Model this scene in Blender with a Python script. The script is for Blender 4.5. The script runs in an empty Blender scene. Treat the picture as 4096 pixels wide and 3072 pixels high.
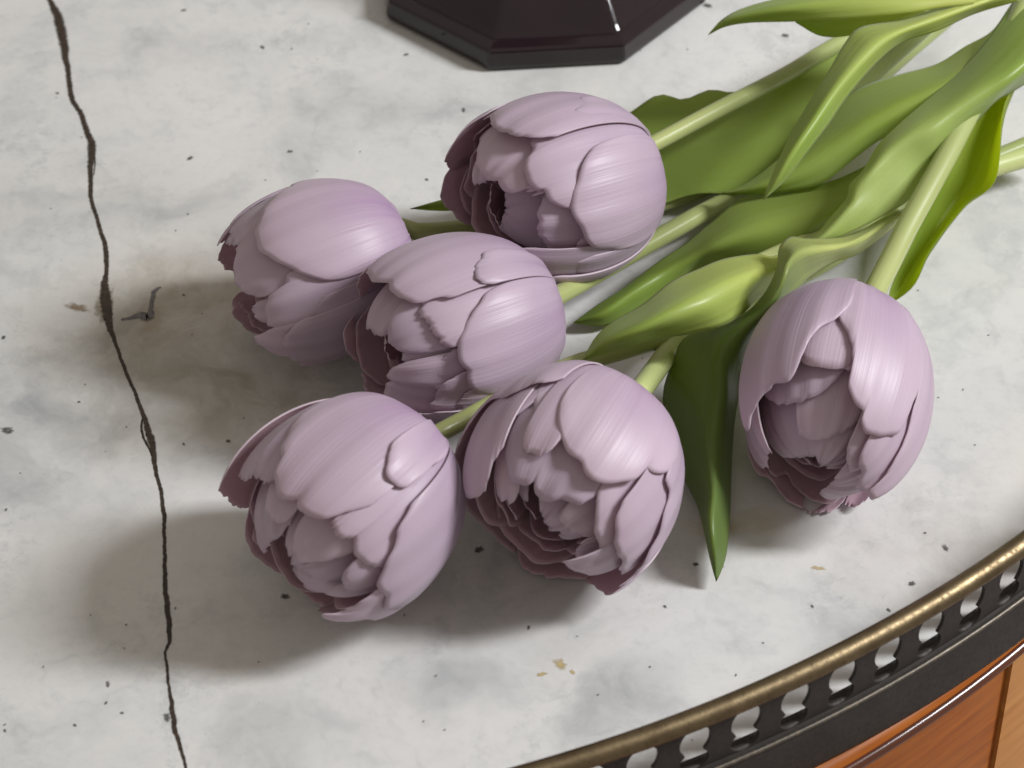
import bpy, math, random
import numpy as np
from mathutils import Vector, Matrix
random.seed(7); np.random.seed(7)
sc = bpy.context.scene
col = sc.collection

# ------------------------------------------------------------------ camera
PITCH, HFOV, DIST = math.radians(43), math.radians(20), 0.85
cam = bpy.data.cameras.new('camera'); cam_o = bpy.data.objects.new('camera', cam); col.objects.link(cam_o)
CAM = np.array([0, -DIST*math.cos(PITCH), DIST*math.sin(PITCH)])
cam_o.location = CAM; cam_o.rotation_euler = (math.pi/2-PITCH, 0, 0)
cam.sensor_width = 36; cam.lens = 18/math.tan(HFOV/2); cam.clip_start = .01; cam.clip_end = 50
cam.dof.use_dof = True; cam.dof.focus_distance = .825; cam.dof.aperture_fstop = 20
sc.camera = cam_o
FW = np.array([0, math.cos(PITCH), -math.sin(PITCH)]); RT = np.array([1., 0, 0]); UP = np.cross(RT, FW)
TH = math.tan(HFOV/2)

# ------------------------------------------------------------------ light: one tall window to the right, dim room all round
w = bpy.data.worlds.new('World'); sc.world = w; w.use_nodes = True
bg = w.node_tree.nodes['Background']; bg.inputs[0].default_value = (1, .915, .80, 1); bg.inputs[1].default_value = .36
def area(name, loc, target, sx, sy, power, colr):
    l = bpy.data.lights.new(name, 'AREA'); l.shape = 'RECTANGLE'; l.size = sx; l.size_y = sy; l.energy = power; l.color = colr
    o = bpy.data.objects.new(name, l); col.objects.link(o); o.location = loc
    d = Vector(target)-Vector(loc); o.rotation_euler = d.to_track_quat('-Z', 'Y').to_euler(); return o
area('window_light', (1.24, .015, 1.02), (0, 0, 0), .22, .55, 31.5, (.955, .975, 1))
sc.view_settings.view_transform = 'Standard'; sc.view_settings.look = 'None'
sc.view_settings.gamma = 1; sc.view_settings.exposure = 0.0; sc.view_settings.use_curve_mapping = False
sc.cycles.max_bounces = 8; sc.cycles.transparent_max_bounces = 12; sc.cycles.use_denoising = True

# ------------------------------------------------------------------ helpers
def ray(px, py):                       # photograph pixel (4096 wide) -> direction from the camera
    d = FW + (px-2048)/2048*TH*RT + (1536-py)/2048*TH*UP
    return d/np.linalg.norm(d)
def at(px, py, z=0.):                  # the point of the place at height z that this pixel shows
    d = ray(px, py); return CAM + d*((z-CAM[2])/d[2])
def tag(o, label=None, cat=None, group=None, kind=None):
    for k, v in (('label', label), ('category', cat), ('group', group), ('kind', kind)):
        if v: o[k] = v
    return o
def empty(name, loc):
    o = bpy.data.objects.new(name, None); o.empty_display_size = .01; col.objects.link(o); o.location = loc; return o
def link(name, me, parent=None, mats=()):
    o = bpy.data.objects.new(name, me); col.objects.link(o)
    if parent is not None:
        o.parent = parent
        if parent.type == 'EMPTY': o.matrix_parent_inverse = Matrix.Translation(parent.location).inverted()   # deeper parents stand at the origin
    for m in mats: me.materials.append(m)
    return o
def mesh(name, verts, faces, smooth=True, uv=None, mi=None, uv2=None):
    me = bpy.data.meshes.new(name); me.from_pydata([tuple(map(float, v)) for v in verts], [], [tuple(map(int, f)) for f in faces])
    if smooth: me.polygons.foreach_set('use_smooth', [True]*len(me.polygons))
    for nm, q in (('UVMap', uv), ('Blade', uv2)):
        if q is None: continue
        l = me.uv_layers.new(name=nm); li = np.zeros(len(me.loops), int); me.loops.foreach_get('vertex_index', li)
        l.data.foreach_set('uv', np.asarray(q, float)[li].ravel())
    if mi is not None: me.polygons.foreach_set('material_index', mi)
    me.update(); return me
def catmull(pts, n):
    p = np.asarray(pts, float); d = np.r_[0, np.cumsum(np.linalg.norm(np.diff(p, axis=0), axis=1)**.5)]
    k = len(p); P0 = np.vstack([2*p[0]-p[1], p, 2*p[-1]-p[-2]])
    # uniform resample by arc length of a dense evaluation
    out = []
    for i in range(k-1):
        a, b, c, e = P0[i], P0[i+1], P0[i+2], P0[i+3]
        for t in np.linspace(0, 1, 12, endpoint=False):
            out.append(.5*((2*b)+(-a+c)*t+(2*a-5*b+4*c-e)*t*t+(-a+3*b-3*c+e)*t**3))
    out.append(p[-1]); out = np.array(out)
    s = np.r_[0, np.cumsum(np.linalg.norm(np.diff(out, axis=0), axis=1))]
    q = np.linspace(0, s[-1], n)
    return np.stack([np.interp(q, s, out[:, j]) for j in range(p.shape[1])], 1)

# ------------------------------------------------------------------ materials
class N:
    def __init__(s, name):
        s.m = bpy.data.materials.new(name); s.m.use_nodes = True; s.t = s.m.node_tree
        s.b = s.t.nodes['Principled BSDF']; s.out = s.t.nodes['Material Output']
    def n(s, typ, **kw):
        x = s.t.nodes.new(typ)
        for k, v in kw.items():
            if k.startswith('i_'): x.inputs[k[2:].replace('_', ' ')].default_value = v
            else: setattr(x, k, v)
        return x
    def l(s, a, b): s.t.links.new(a, b)
    def val(s, x, sock):
        if hasattr(x, 'is_output'): s.l(x, sock)
        elif isinstance(x, (tuple, list)) and sock.type == 'RGBA' and len(x) == 3: sock.default_value = (*x, 1)
        else: sock.default_value = x
    def mix(s, f, a, b, mode='MIX'):
        x = s.n('ShaderNodeMix', data_type='RGBA', blend_type=mode)
        s.val(f, x.inputs[0]); s.val(a, x.inputs[6]); s.val(b, x.inputs[7]); return x.outputs[2]
    def math(s, op, a, b=0., clamp=False):
        x = s.n('ShaderNodeMath', operation=op, use_clamp=clamp); s.val(a, x.inputs[0]); s.val(b, x.inputs[1]); return x.outputs[0]
    def ramp(s, f, stops):
        x = s.n('ShaderNodeValToRGB'); e = x.color_ramp.elements
        while len(e) < len(stops): e.new(.5)
        for q, (p, c) in zip(e, stops): q.position = p; q.color = (*c, 1) if len(c) == 3 else c
        s.val(f, x.inputs[0]); return x.outputs[0]
    def noise(s, vec, scale, detail=4., rough=.5, dist=0.):
        x = s.n('ShaderNodeTexNoise'); x.inputs['Scale'].default_value = scale; x.inputs['Detail'].default_value = detail
        x.inputs['Roughness'].default_value = rough; x.inputs['Distortion'].default_value = dist; s.l(vec, x.inputs['Vector']); return x
    def mapping(s, vec, loc=(0, 0, 0), rot=(0, 0, 0), scale=(1, 1, 1)):
        x = s.n('ShaderNodeMapping'); s.l(vec, x.inputs[0]); x.inputs[1].default_value = loc; x.inputs[2].default_value = rot; x.inputs[3].default_value = scale
        return x.outputs[0]
    def bump(s, h, strength, dist, normal=None):
        x = s.n('ShaderNodeBump'); x.inputs['Strength'].default_value = strength; x.inputs['Distance'].default_value = dist
        s.l(h, x.inputs['Height'])
        if normal is not None: s.l(normal, x.inputs['Normal'])
        return x.outputs[0]
    def set(s, **kw):
        for k, v in kw.items():
            s.val(v, s.b.inputs[k.replace('_', ' ')])
def G(v): return (v, v, v)

def petal_material(name, base, deep, streak, trans, rough):
    k = N(name)
    uv = k.n('ShaderNodeTexCoord').outputs['UV']; sep = k.n('ShaderNodeSeparateXYZ'); k.l(uv, sep.inputs[0])
    info = k.n('ShaderNodeObjectInfo').outputs['Random']
    off = k.n('ShaderNodeCombineXYZ'); k.l(k.math('MULTIPLY', info, 40.), off.inputs[0]); k.l(k.math('MULTIPLY', info, 17.), off.inputs[1])
    add = k.n('ShaderNodeVectorMath', operation='ADD'); k.l(uv, add.inputs[0]); k.l(off.outputs[0], add.inputs[1])
    v = add.outputs[0]
    n1 = k.noise(k.mapping(v, scale=(1100, 16, 1)), 1., 3, .55).outputs[0]      # fine parallel veins
    n2 = k.noise(k.mapping(v, scale=(420, 9, 1)), 1., 4, .65, .2).outputs[0]     # broader streaks
    n3 = k.noise(k.mapping(v, scale=(60, 60, 1)), 1., 3, .5).outputs[0]         # blotches
    bl = k.n('ShaderNodeUVMap', uv_map='Blade').outputs[0]; sb = k.n('ShaderNodeSeparateXYZ'); k.l(bl, sb.inputs[0])
    mid = k.math('MULTIPLY', k.math('ABSOLUTE', k.math('SUBTRACT', sb.outputs[0], .5)), 2.)
    c = k.mix(k.math('MULTIPLY', n3, .6), base, deep)
    # violet flame up the middle of the blade, breaking into streaks, and a violet foot
    flame = k.math('MULTIPLY', k.ramp(k.math('ADD', mid, k.math('MULTIPLY', k.math('SUBTRACT', n2, .5), .9)), [(.05, G(1)), (.5, G(0))]), k.ramp(sb.outputs[1], [(.15, G(1)), (.8, G(0))]))
    c = k.mix(k.math('MULTIPLY', flame, .42), c, streak)
    sf = k.math('MULTIPLY', k.ramp(n2, [(.48, G(0)), (.66, G(1))]), k.ramp(sb.outputs[1], [(.2, G(1)), (.75, G(0))]))
    c = k.mix(k.math('MULTIPLY', sf, .40), c, streak)
    c = k.mix(k.math('MULTIPLY', k.ramp(sep.outputs[1], [(0., G(1)), (.03, G(0))]), .35), c, streak)
    c = k.mix(k.math('MULTIPLY', k.ramp(n1, [(.5, G(0)), (.7, G(1))]), .12), c, deep)
    # paler towards the free edge
    c = k.mix(k.math('MULTIPLY', k.ramp(sb.outputs[1], [(.62, G(0)), (1., G(1))]), .5), c, tuple(min(.8, x*1.16+.02) for x in base))
    hs = k.n('ShaderNodeHueSaturation'); k.l(c, hs.inputs['Color']); k.l(k.math('ADD', k.math('MULTIPLY', info, .14), .93), hs.inputs['Value'])
    k.l(k.math('ADD', k.math('MULTIPLY', info, .02), .49), hs.inputs['Hue'])
    c = hs.outputs[0]
    h = k.math('ADD', k.math('MULTIPLY', n1, .55), k.math('MULTIPLY', n2, .55))
    nb = k.bump(h, .45, .0005)
    k.set(Base_Color=c, Roughness=rough, Normal=nb, Specular_IOR_Level=.36)
    k.b.inputs['Sheen Weight'].default_value = .12; k.b.inputs['Sheen Roughness'].default_value = .4
    tr = k.n('ShaderNodeBsdfTranslucent'); k.l(c, tr.inputs[0]); k.l(nb, tr.inputs[1])
    ms = k.n('ShaderNodeMixShader'); ms.inputs[0].default_value = trans
    k.l(k.b.outputs[0], ms.inputs[1]); k.l(tr.outputs[0], ms.inputs[2]); k.l(ms.outputs[0], k.out.inputs[0])
    return k.m
PET_OUT = petal_material('petal_outside', (.565, .45, .54), (.455, .345, .455), (.29, .15, .335), .26, .40)
PET_IN = petal_material('petal_inside', (.72, .49, .54), (.64, .42, .48), (.52, .32, .41), .38, .5)
PET_RIM = petal_material('petal_rim', (.60, .50, .55), (.55, .44, .50), (.50, .36, .46), .22, .45)

def leaf_material(name, tip, base, under, trans=.46, rough=.36, ramp=(.12, .75)):
    k = N(name)
    uv = k.n('ShaderNodeTexCoord').outputs['UV']; sep = k.n('ShaderNodeSeparateXYZ'); k.l(uv, sep.inputs[0])
    n1 = k.noise(k.mapping(uv, scale=(90, 1.2, 1)), 1., 3, .6).outputs[0]
    n2 = k.noise(k.mapping(uv, scale=(14, 3, 1)), 1., 3, .5).outputs[0]
    c = k.mix(k.ramp(sep.outputs[1], [(ramp[0], G(0)), (ramp[1], G(1))]), base, tip)
    c = k.mix(k.math('MULTIPLY', k.ramp(n1, [(.4, G(0)), (.68, G(1))]), .35), c, under)
    c = k.mix(k.math('MULTIPLY', k.ramp(n2, [(.45, G(0)), (.7, G(1))]), .35), c, under)
    nb = k.bump(k.math('ADD', n1, k.math('MULTIPLY', n2, .4)), .16, .0006)
    k.set(Base_Color=c, Roughness=rough, Normal=nb, Specular_IOR_Level=.45)
    k.b.inputs['Sheen Weight'].default_value = .15; k.b.inputs['Sheen Roughness'].default_value = .3
    tr = k.n('ShaderNodeBsdfTranslucent'); tc = k.mix(.65, c, (.66, .72, .03)); k.l(tc, tr.inputs[0]); k.l(nb, tr.inputs[1])
    ms = k.n('ShaderNodeMixShader'); ms.inputs[0].default_value = trans
    k.l(k.b.outputs[0], ms.inputs[1]); k.l(tr.outputs[0], ms.inputs[2]); k.l(ms.outputs[0], k.out.inputs[0])
    return k.m
LEAF = leaf_material('leaf_green', (.36, .49, .10), (.52, .60, .16), (.44, .55, .19))
LEAF_DARK = leaf_material('leaf_deep_green', (.28, .40, .075), (.40, .50, .11), (.35, .46, .13))
LEAF_PALE = leaf_material('leaf_pale', (.36, .50, .095), (.68, .72, .22), (.54, .63, .25))
LEAF_LONG = leaf_material('leaf_long', (.16, .24, .065), (.66, .69, .27), (.20, .29, .085), ramp=(.22, .46))  # shade is put into the blade's dark colour; the sheath end stays pale
LEAF_BLOOM_LIT = leaf_material('leaf_bloom_lit', (.52, .63, .22), (.33, .46, .09), (.46, .57, .20), ramp=(.35, .7))  # paler tip: waxy bloom plus the highlight on it, put into the colour
LEAF_SUN = leaf_material('leaf_thin', (.30, .42, .08), (.55, .62, .10), (.42, .52, .10), trans=.7)
STEM = leaf_material('stem_green', (.36, .41, .16), (.42, .45, .18), (.31, .38, .13), .1, .28)
STEM_PALE = leaf_material('stem_pale', (.56, .60, .26), (.52, .57, .24), (.44, .50, .18), .1, .33)

def marble_material():
    k = N('white_marble')
    co = k.n('ShaderNodeTexCoord').outputs['Object']
    wv = k.n('ShaderNodeVectorMath', operation='MULTIPLY_ADD')
    nz = k.noise(co, 22, 4, .6).outputs[1]; k.l(nz, wv.inputs[0]); wv.inputs[1].default_value = G(.05); k.l(co, wv.inputs[2])
    p = wv.outputs[0]
    a = k.noise(co, 11, 5, .6, .5).outputs[0]; b = k.noise(p, 42, 6, .62, .3).outputs[0]; f = k.noise(co, 320, 4, .6).outputs[0]
    c = k.mix(k.ramp(a, [(.38, G(0)), (.68, G(1))]), (.665, .652, .635), (.575, .575, .568))
    cl = k.math('MULTIPLY', k.ramp(b, [(.50, G(0)), (.66, G(1))]), k.ramp(a, [(.36, G(.15)), (.6, G(1))]))
    c = k.mix(k.math('MULTIPLY', cl, .55), c, (.40, .41, .415))
    # thin wandering grey veins: the zero line of a warped noise
    vn = k.noise(p, 13, 5, .55, .6).outputs[0]
    line = k.ramp(k.math('ABSOLUTE', k.math('SUBTRACT', vn, .5)), [(0., G(1)), (.013, G(.35)), (.035, G(0))])
    c = k.mix(k.math('MULTIPLY', k.math('MULTIPLY', line, k.ramp(b, [(.4, G(.1)), (.65, G(1))])), .28), c, (.34, .35, .355))
    msk = k.ramp(k.noise(co, 15, 4, .55, .4).outputs[0], [(.42, G(.12)), (.62, G(1))])
    mm = k.noise(co, 75, 11, .80, .15).outputs[0]
    c = k.mix(k.math('MULTIPLY', k.math('MULTIPLY', k.ramp(mm, [(.52, G(0)), (.585, G(1))]), msk), .50), c, (.43, .44, .44))
    wsp = k.noise(k.mapping(p, rot=(0, 0, .7), scale=(30, 95, 1)), 1., 9, .74, .3).outputs[0]
    c = k.mix(k.math('MULTIPLY', k.math('MULTIPLY', k.ramp(wsp, [(.56, G(0)), (.66, G(1))]), msk), .40), c, (.40, .405, .40))
    hv = k.noise(p, 30, 8, .68, .8).outputs[0]
    hl = k.ramp(k.math('ABSOLUTE', k.math('SUBTRACT', hv, .5)), [(0., G(1)), (.008, G(.5)), (.022, G(0))])
    c = k.mix(k.math('MULTIPLY', k.math('MULTIPLY', hl, k.ramp(mm, [(.46, G(0)), (.60, G(1))])), .20), c, (.36, .36, .36))
    wm = k.noise(co, 9, 3, .5).outputs[0]
    c = k.mix(k.math('MULTIPLY', k.ramp(wm, [(.5, G(0)), (.68, G(1))]), .35), c, (.60, .555, .50))
    # fine crystalline mottling and peppery specks
    c = k.mix(k.math('MULTIPLY', k.ramp(f, [(.52, G(0)), (.70, G(1))]), .14), c, (.42, .42, .42))
    sp = k.noise(co, 900, 3, .7).outputs[0]
    c = k.mix(k.math('MULTIPLY', k.math('MULTIPLY', k.ramp(sp, [(.64, G(0)), (.70, G(1))]), msk), .55), c, (.26, .255, .25))
    # named patches of the slab itself: grey clouds and the brown iron stain by the crack
    def patch(px, py, r, colr, amt, sc_=(1, 1), rot=0., sharp=.6):
        nonlocal c
        q = at(px, py); m = k.mapping(p, loc=(0, 0, 0))
        sub = k.n('ShaderNodeVectorMath', operation='SUBTRACT'); k.l(m, sub.inputs[0]); sub.inputs[1].default_value = (q[0]+.025, q[1]+.025, .025)
        rt = k.mapping(sub.outputs[0], rot=(0, 0, rot), scale=(1/(r*sc_[0]), 1/(r*sc_[1]), 0))
        ln = k.n('ShaderNodeVectorMath', operation='LENGTH'); k.l(rt, ln.inputs[0])
        g = k.ramp(ln.outputs['Value'], [(.0, G(1)), (1., G(0))])
        m2 = k.math('MULTIPLY', g, k.ramp(b, [(.36, G(1-sharp)), (.6, G(1))]))
        c = k.mix(k.math('MULTIPLY', m2, amt), c, colr)
    brown, grey = (.30, .235, .15), (.30, .31, .32)
    patch(640, 1230, .034, brown, .9, (1.5, .8)); patch(800, 1560, .040, (.30, .25, .17), .75, (1.6, .8))
    patch(120, 1620, .030, grey, .95, (1.6, 1)); patch(100, 1930, .034, grey, .7, (1.6, .6)); patch(400, 1300, .02, grey, .5)
    patch(2560, 2830, .02, grey, .75, (1.3, 1)); patch(2330, 2870, .014, grey, .7); patch(1750, 2740, .018, grey, .6, (1.3, .7)); patch(3350, 2420, .02, grey, .6)
    patch(3880, 2230, .028, (.36, .32, .29), .6, (1.6, .8)); patch(2200, 2450, .02, grey, .4); patch(600, 870, .03, grey, .5, (1.8, .5), .2)
    patch(1560, 380, .03, grey, .5, (1.7, .5), -.4); patch(4000, 900, .03, grey, .5, (.8, 1)); patch(250, 760, .03, grey, .55, (1.5, .25), -.6)
    patch(2960, 2080, .012, (.42, .30, .12), .6, (1.5, .6)); patch(1080, 2980, .02, grey, .5); patch(700, 190, .02, grey, .45, (1.7, .5))
    nb = k.bump(k.math('ADD', f, k.math('MULTIPLY', b, 2.)), .05, .0003)
    k.set(Base_Color=c, Roughness=k.ramp(a, [(.3, G(.30)), (.7, G(.40))]), Normal=nb, Specular_IOR_Level=.35)
    return k.m
MARBLE = marble_material()

def crack_material(name, c1, c2, edge=.5):
    k = N(name)
    uv = k.n('ShaderNodeTexCoord'); sep = k.n('ShaderNodeSeparateXYZ'); k.l(uv.outputs['UV'], sep.inputs[0])
    n = k.noise(uv.outputs['Object'], 700, 4, .65).outputs[0]
    c = k.mix(k.ramp(n, [(.35, G(0)), (.65, G(1))]), c1, c2)
    d = k.math('ABSOLUTE', k.math('SUBTRACT', sep.outputs[0], .5)); d = k.math('MULTIPLY', d, 2.)
    a = k.ramp(k.math('ADD', d, k.math('MULTIPLY', k.math('SUBTRACT', n, .5), .9)), [(edge, G(1)), (1., G(0))])
    k.set(Base_Color=c, Roughness=.6, Alpha=a); return k.m
CRACK = crack_material('crack_fill', (.016, .010, .006), (.050, .031, .017), .5)
STAIN_B = crack_material('stain_brown', (.20, .14, .08), (.30, .23, .15), .05)
STAIN_Y = crack_material('stain_ochre', (.46, .34, .14), (.52, .42, .24), .2)
STAIN_G = crack_material('stain_slate', (.09, .08, .09), (.20, .185, .185), .3)
PIT = crack_material('pit_dark', (.05, .045, .04), (.15, .14, .13), .3)

def brass_material(name, c1, c2, c3, rough, metal=1.):
    k = N(name); co = k.n('ShaderNodeTexCoord').outputs['Object']
    a = k.noise(co, 90, 5, .65).outputs[0]; b = k.noise(co, 700, 4, .6).outputs[0]
    c = k.mix(k.ramp(a, [(.35, G(0)), (.65, G(1))]), c1, c2); c = k.mix(k.ramp(b, [(.5, G(0)), (.75, G(.7))]), c, c3)
    k.set(Base_Color=c, Metallic=metal, Roughness=k.ramp(b, [(.3, G(rough)), (.75, G(rough+.25))]), Normal=k.bump(k.math('ADD', b, a), .12, .0004))
    return k.m
BRASS = brass_material('aged_brass', (.22, .168, .098), (.14, .102, .06), (.07, .048, .028), .35)
BRONZE = brass_material('tarnished_bronze', (.022, .018, .0165), (.033, .027, .023), (.015, .012, .011), .5, .2)
LIP = brass_material('paler_bronze_edge', (.13, .11, .09), (.08, .07, .06), (.20, .16, .10), .35, .7)  # bronze of the lip, paler than the fascia

def wood_material(name, c1, c2, c3, rough, coat=.08):
    k = N(name); uv = k.n('ShaderNodeTexCoord').outputs['UV']
    a = k.noise(k.mapping(uv, rot=(0, 0, .55), scale=(18, 240, 1)), 1., 5, .6, .4).outputs[0]; b = k.noise(k.mapping(uv, scale=(22, 22, 1)), 1., 3).outputs[0]
    c = k.mix(k.ramp(a, [(.35, G(0)), (.68, G(1))]), c1, c2); c = k.mix(k.ramp(b, [(.4, G(0)), (.7, G(.7))]), c, c3)
    k.set(Base_Color=c, Roughness=rough, Normal=k.bump(a, .05, .0003), Specular_IOR_Level=.18, Coat_Weight=coat, Coat_Roughness=.15); return k.m
WOOD = wood_material('mahogany', (.37, .105, .012), (.20, .048, .007), (.38, .13, .022), .45)
WOOD_LIGHT = wood_material('honey_wood', (.50, .22, .06), (.36, .14, .032), (.50, .25, .085), .42)
WOOD_DARK = wood_material('dark_bead', (.085, .025, .012), (.055, .017, .009), (.10, .03, .015), .24, .6)
def plain(name, c, rough, **kw):
    k = N(name); co = k.n('ShaderNodeTexCoord').outputs['Object']; a = k.noise(co, 25, 4).outputs[0]
    k.set(Base_Color=k.mix(a, c, tuple(x*.8 for x in c)), Roughness=rough, **kw); return k.m
FLOOR = plain('pale_floor', (.50, .43, .40), .6)
def glass_material():
    k = N('smoked_glass'); co = k.n('ShaderNodeTexCoord').outputs['Object']; a = k.noise(co, 60, 3).outputs[0]
    k.set(Base_Color=k.mix(a, (.030, .017, .020), (.018, .010, .014)), Roughness=.07, Specular_IOR_Level=.5, IOR=1.5)
    k.b.inputs['Transmission Weight'].default_value = .30
    return k.m
GLASS = glass_material()

# ------------------------------------------------------------------ table
CX, CY, RR = -.1363, .2216, .4105
def arc(r, a0, a1, n): return [(CX+r*math.cos(a), CY+r*math.sin(a)) for a in np.linspace(a0, a1, n)]
def lathe(name, prof, parent, mat, n=320, a0=0., a1=2*math.pi, c=None):
    cx, cy = c or (CX, CY)
    A = np.linspace(a0, a1, n+1); closed = abs(a1-a0-2*math.pi) < 1e-6
    if closed: A = A[:-1]
    m = len(prof); V = []; UV = []; s = [0.]
    for i in range(1, m): s.append(s[-1]+math.hypot(prof[i][0]-prof[i-1][0], prof[i][1]-prof[i-1][1]))
    for a in A:
        for (r, z), q in zip(prof, s): V.append((cx+r*math.cos(a), cy+r*math.sin(a), z)); UV.append((a*RR, q))
    Fc = []; k = len(A)
    for i in range(k if closed else k-1):
        j = (i+1) % k
        for q in range(m-1): Fc.append((i*m+q, j*m+q, j*m+q+1, i*m+q+1))
    me = mesh(name, V, Fc, True, UV); o = link(name, me, parent, [mat]); return o
table = empty('table', (CX, CY, -.74))
tag(table, 'round table with cracked white marble top, pierced bronze gallery and mahogany edge', 'table')
# marble slab (sheet top, rounded edge under the gallery)
V = [(CX, CY, 0)]; Fc = []; n = 128
for a in np.linspace(0, 2*math.pi, n, endpoint=False):
    for r, z in ((.4070, 0), (.4070, -.018)): V.append((CX+r*math.cos(a), CY+r*math.sin(a), z))
for i in range(n):
    j = (i+1) % n; Fc += [(0, 1+2*i, 1+2*j), (1+2*i, 2+2*i, 2+2*j, 1+2*j)]
top = link('marble_top', mesh('marble_top', V, Fc, False), table, [MARBLE])
# gallery: round hand rail, two flat bands, balusters between them, lower lip and fascia
def ring(r, z, rad, k=14): return [(r+rad*math.cos(t), z+rad*math.sin(t)) for t in np.linspace(0, 2*math.pi, k+1)]
def rect(r0, r1, z0, z1, b=.0003):
    return [(r0, z0), (r0, z1-b), (r0+b, z1), (r1-b, z1), (r1, z1-b), (r1, z0+b), (r1-b, z0), (r0, z0)]
gal = lathe('gallery_fascia', [(.4092, -.016), (.4092, .0022), (.4106, .0022), (.4110, .0014), (.4120, .0004), (.4126, -.001), (.4128, -.003), (.4139, -.0145), (.4136, -.016), (.4092, -.016)], table, BRONZE)
lathe('inner_ring', rect(.4066, .4094, .0002, .0011), gal, BRONZE)  # flat dark ring inside the balusters, seen through the foot of the gaps
lathe('gallery_lip', ring(.41235, .0006, .00075, 10), gal, LIP)
lathe('handrail', ring(.4105, .0214, .0030), gal, BRASS)
lathe('upper_band', rect(.4099, .4111, .0182, .0198), gal, BRONZE)
# one baluster: vase outline, extruded 1 mm, curved with the rail; the copies are turned round the table's centre
NB = 172; step = 2*math.pi/NB
def half_width(t):                      # gap outline: round head, waist, round foot
    e1 = .30*math.sqrt(max(0, 1-((t-.665)/.325)**2)); e2 = .285*math.sqrt(max(0, 1-((t-.225)/.225)**2))
    g = max(e1, e2, .01)
    return .5-g
BV, BF = [], []; zs = .0018+.0168*(.5-.5*np.cos(np.linspace(0, math.pi, 52)))
for z in zs:
    h = half_width((z-.0018)/(.0186-.0018))*step
    for r in (.40995, .41105):
        for s in (-1, 1):
            BV.append((r, s*h, z))
BV = [(r*math.cos(a)-RR, r*math.sin(a), z) for r, a, z in BV]
for i in range(len(zs)-1):
    a, b = 4*i, 4*i+4
    BF += [(a, a+1, b+1, b), (a+3, a+2, b+2, b+3), (a+2, a, b, b+2), (a+1, a+3, b+3, b+1)]
bme = mesh('baluster', BV, BF, False); bme.materials.append(BRONZE)
a_lo, a_hi = math.radians(-95), math.radians(-15)
K = int((a_hi-a_lo)/step)
for i in range(NB):
    ang = i*step+.004
    am = (ang+math.pi) % (2*math.pi)-math.pi
    if not (a_lo < am < a_hi): continue
    o = bpy.data.objects.new('baluster', bme); col.objects.link(o); o.parent = gal
    o.location = (CX+RR*math.cos(ang), CY+RR*math.sin(ang), 0); o.rotation_euler = (0, 0, ang)
# wooden rim and apron below
WC = (CX-.015, CY-.0117); WR = .4147
wood = lathe('wooden_rim', [(.395, -.0162), (WR-.0022, -.0164), (WR-.0006, -.0178), (WR-.0002, -.0190)], table, WOOD, c=WC)
lathe('bead_moulding', ring(WR-.0002, -.0206, .0019, 14), wood, WOOD_DARK, c=WC)
apron = lathe('apron', [(WR-.0012, -.0220), (WR-.0010, -.030), (WR-.0010, -.102)], table, WOOD, c=WC)
def arcbox(name, a0, a1, r0, r1, z0, z1, mat, parent, n=12):
    V = []; UV = []
    for a in np.linspace(a0, a1, n):
        for r, z in ((r0, z0), (r0, z1), (r1, z1), (r1, z0)): V.append((WC[0]+r*math.cos(a), WC[1]+r*math.sin(a), z)); UV.append((a*RR, z))
    Fc = []
    for i in range(n-1):
        for q in range(4): Fc.append((4*i+q, 4*i+4+q, 4*i+4+(q+1) % 4, 4*i+(q+1) % 4))
    Fc += [(0, 1, 2, 3), tuple(4*(n-1)+q for q in (3, 2, 1, 0))]
    return link(name, mesh(name, V, Fc, False, UV), parent, [mat])
q_ = at(4018, 2850, -.045); pa = math.atan2(q_[1]-WC[1], q_[0]-WC[0])
arcbox('apron_panel', pa, pa+.5, WR-.0011, WR+.0003, -.098, -.0236, WOOD_LIGHT, apron, 40)
lathe('apron_foot_bead', ring(WR-.001, -.104, .003, 12), apron, WOOD_DARK, c=WC)
for a in (pa-.6, pa+1, pa+2.5, pa+4):                # four square tapered legs under the apron
    c_ = (CX+.385*math.cos(a), CY+.385*math.sin(a)); V = []
    for z, h in ((-.112, .022), (-.70, .013), (-.74, .016)):
        V += [(c_[0]-h, c_[1]-h, z), (c_[0]+h, c_[1]-h, z), (c_[0]+h, c_[1]+h, z), (c_[0]-h, c_[1]+h, z)]
    Fc = [(4*i+q, 4*i+(q+1) % 4, 4*i+4+(q+1) % 4, 4*i+4+q) for i in range(2) for q in range(4)]+[(3, 2, 1, 0), (8, 9, 10, 11)]
    link('leg', mesh('leg', V, Fc, False, [(v[0]+v[1], v[2]) for v in V]), table, [WOOD])
fl = link('floor', mesh('floor', [(-1.5, -1.5, -.741), (1.5, -1.5, -.741), (1.5, 1.5, -.741), (-1.5, 1.5, -.741)], [(0, 1, 2, 3)], False), None, [FLOOR])
tag(fl, kind='structure')

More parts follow.
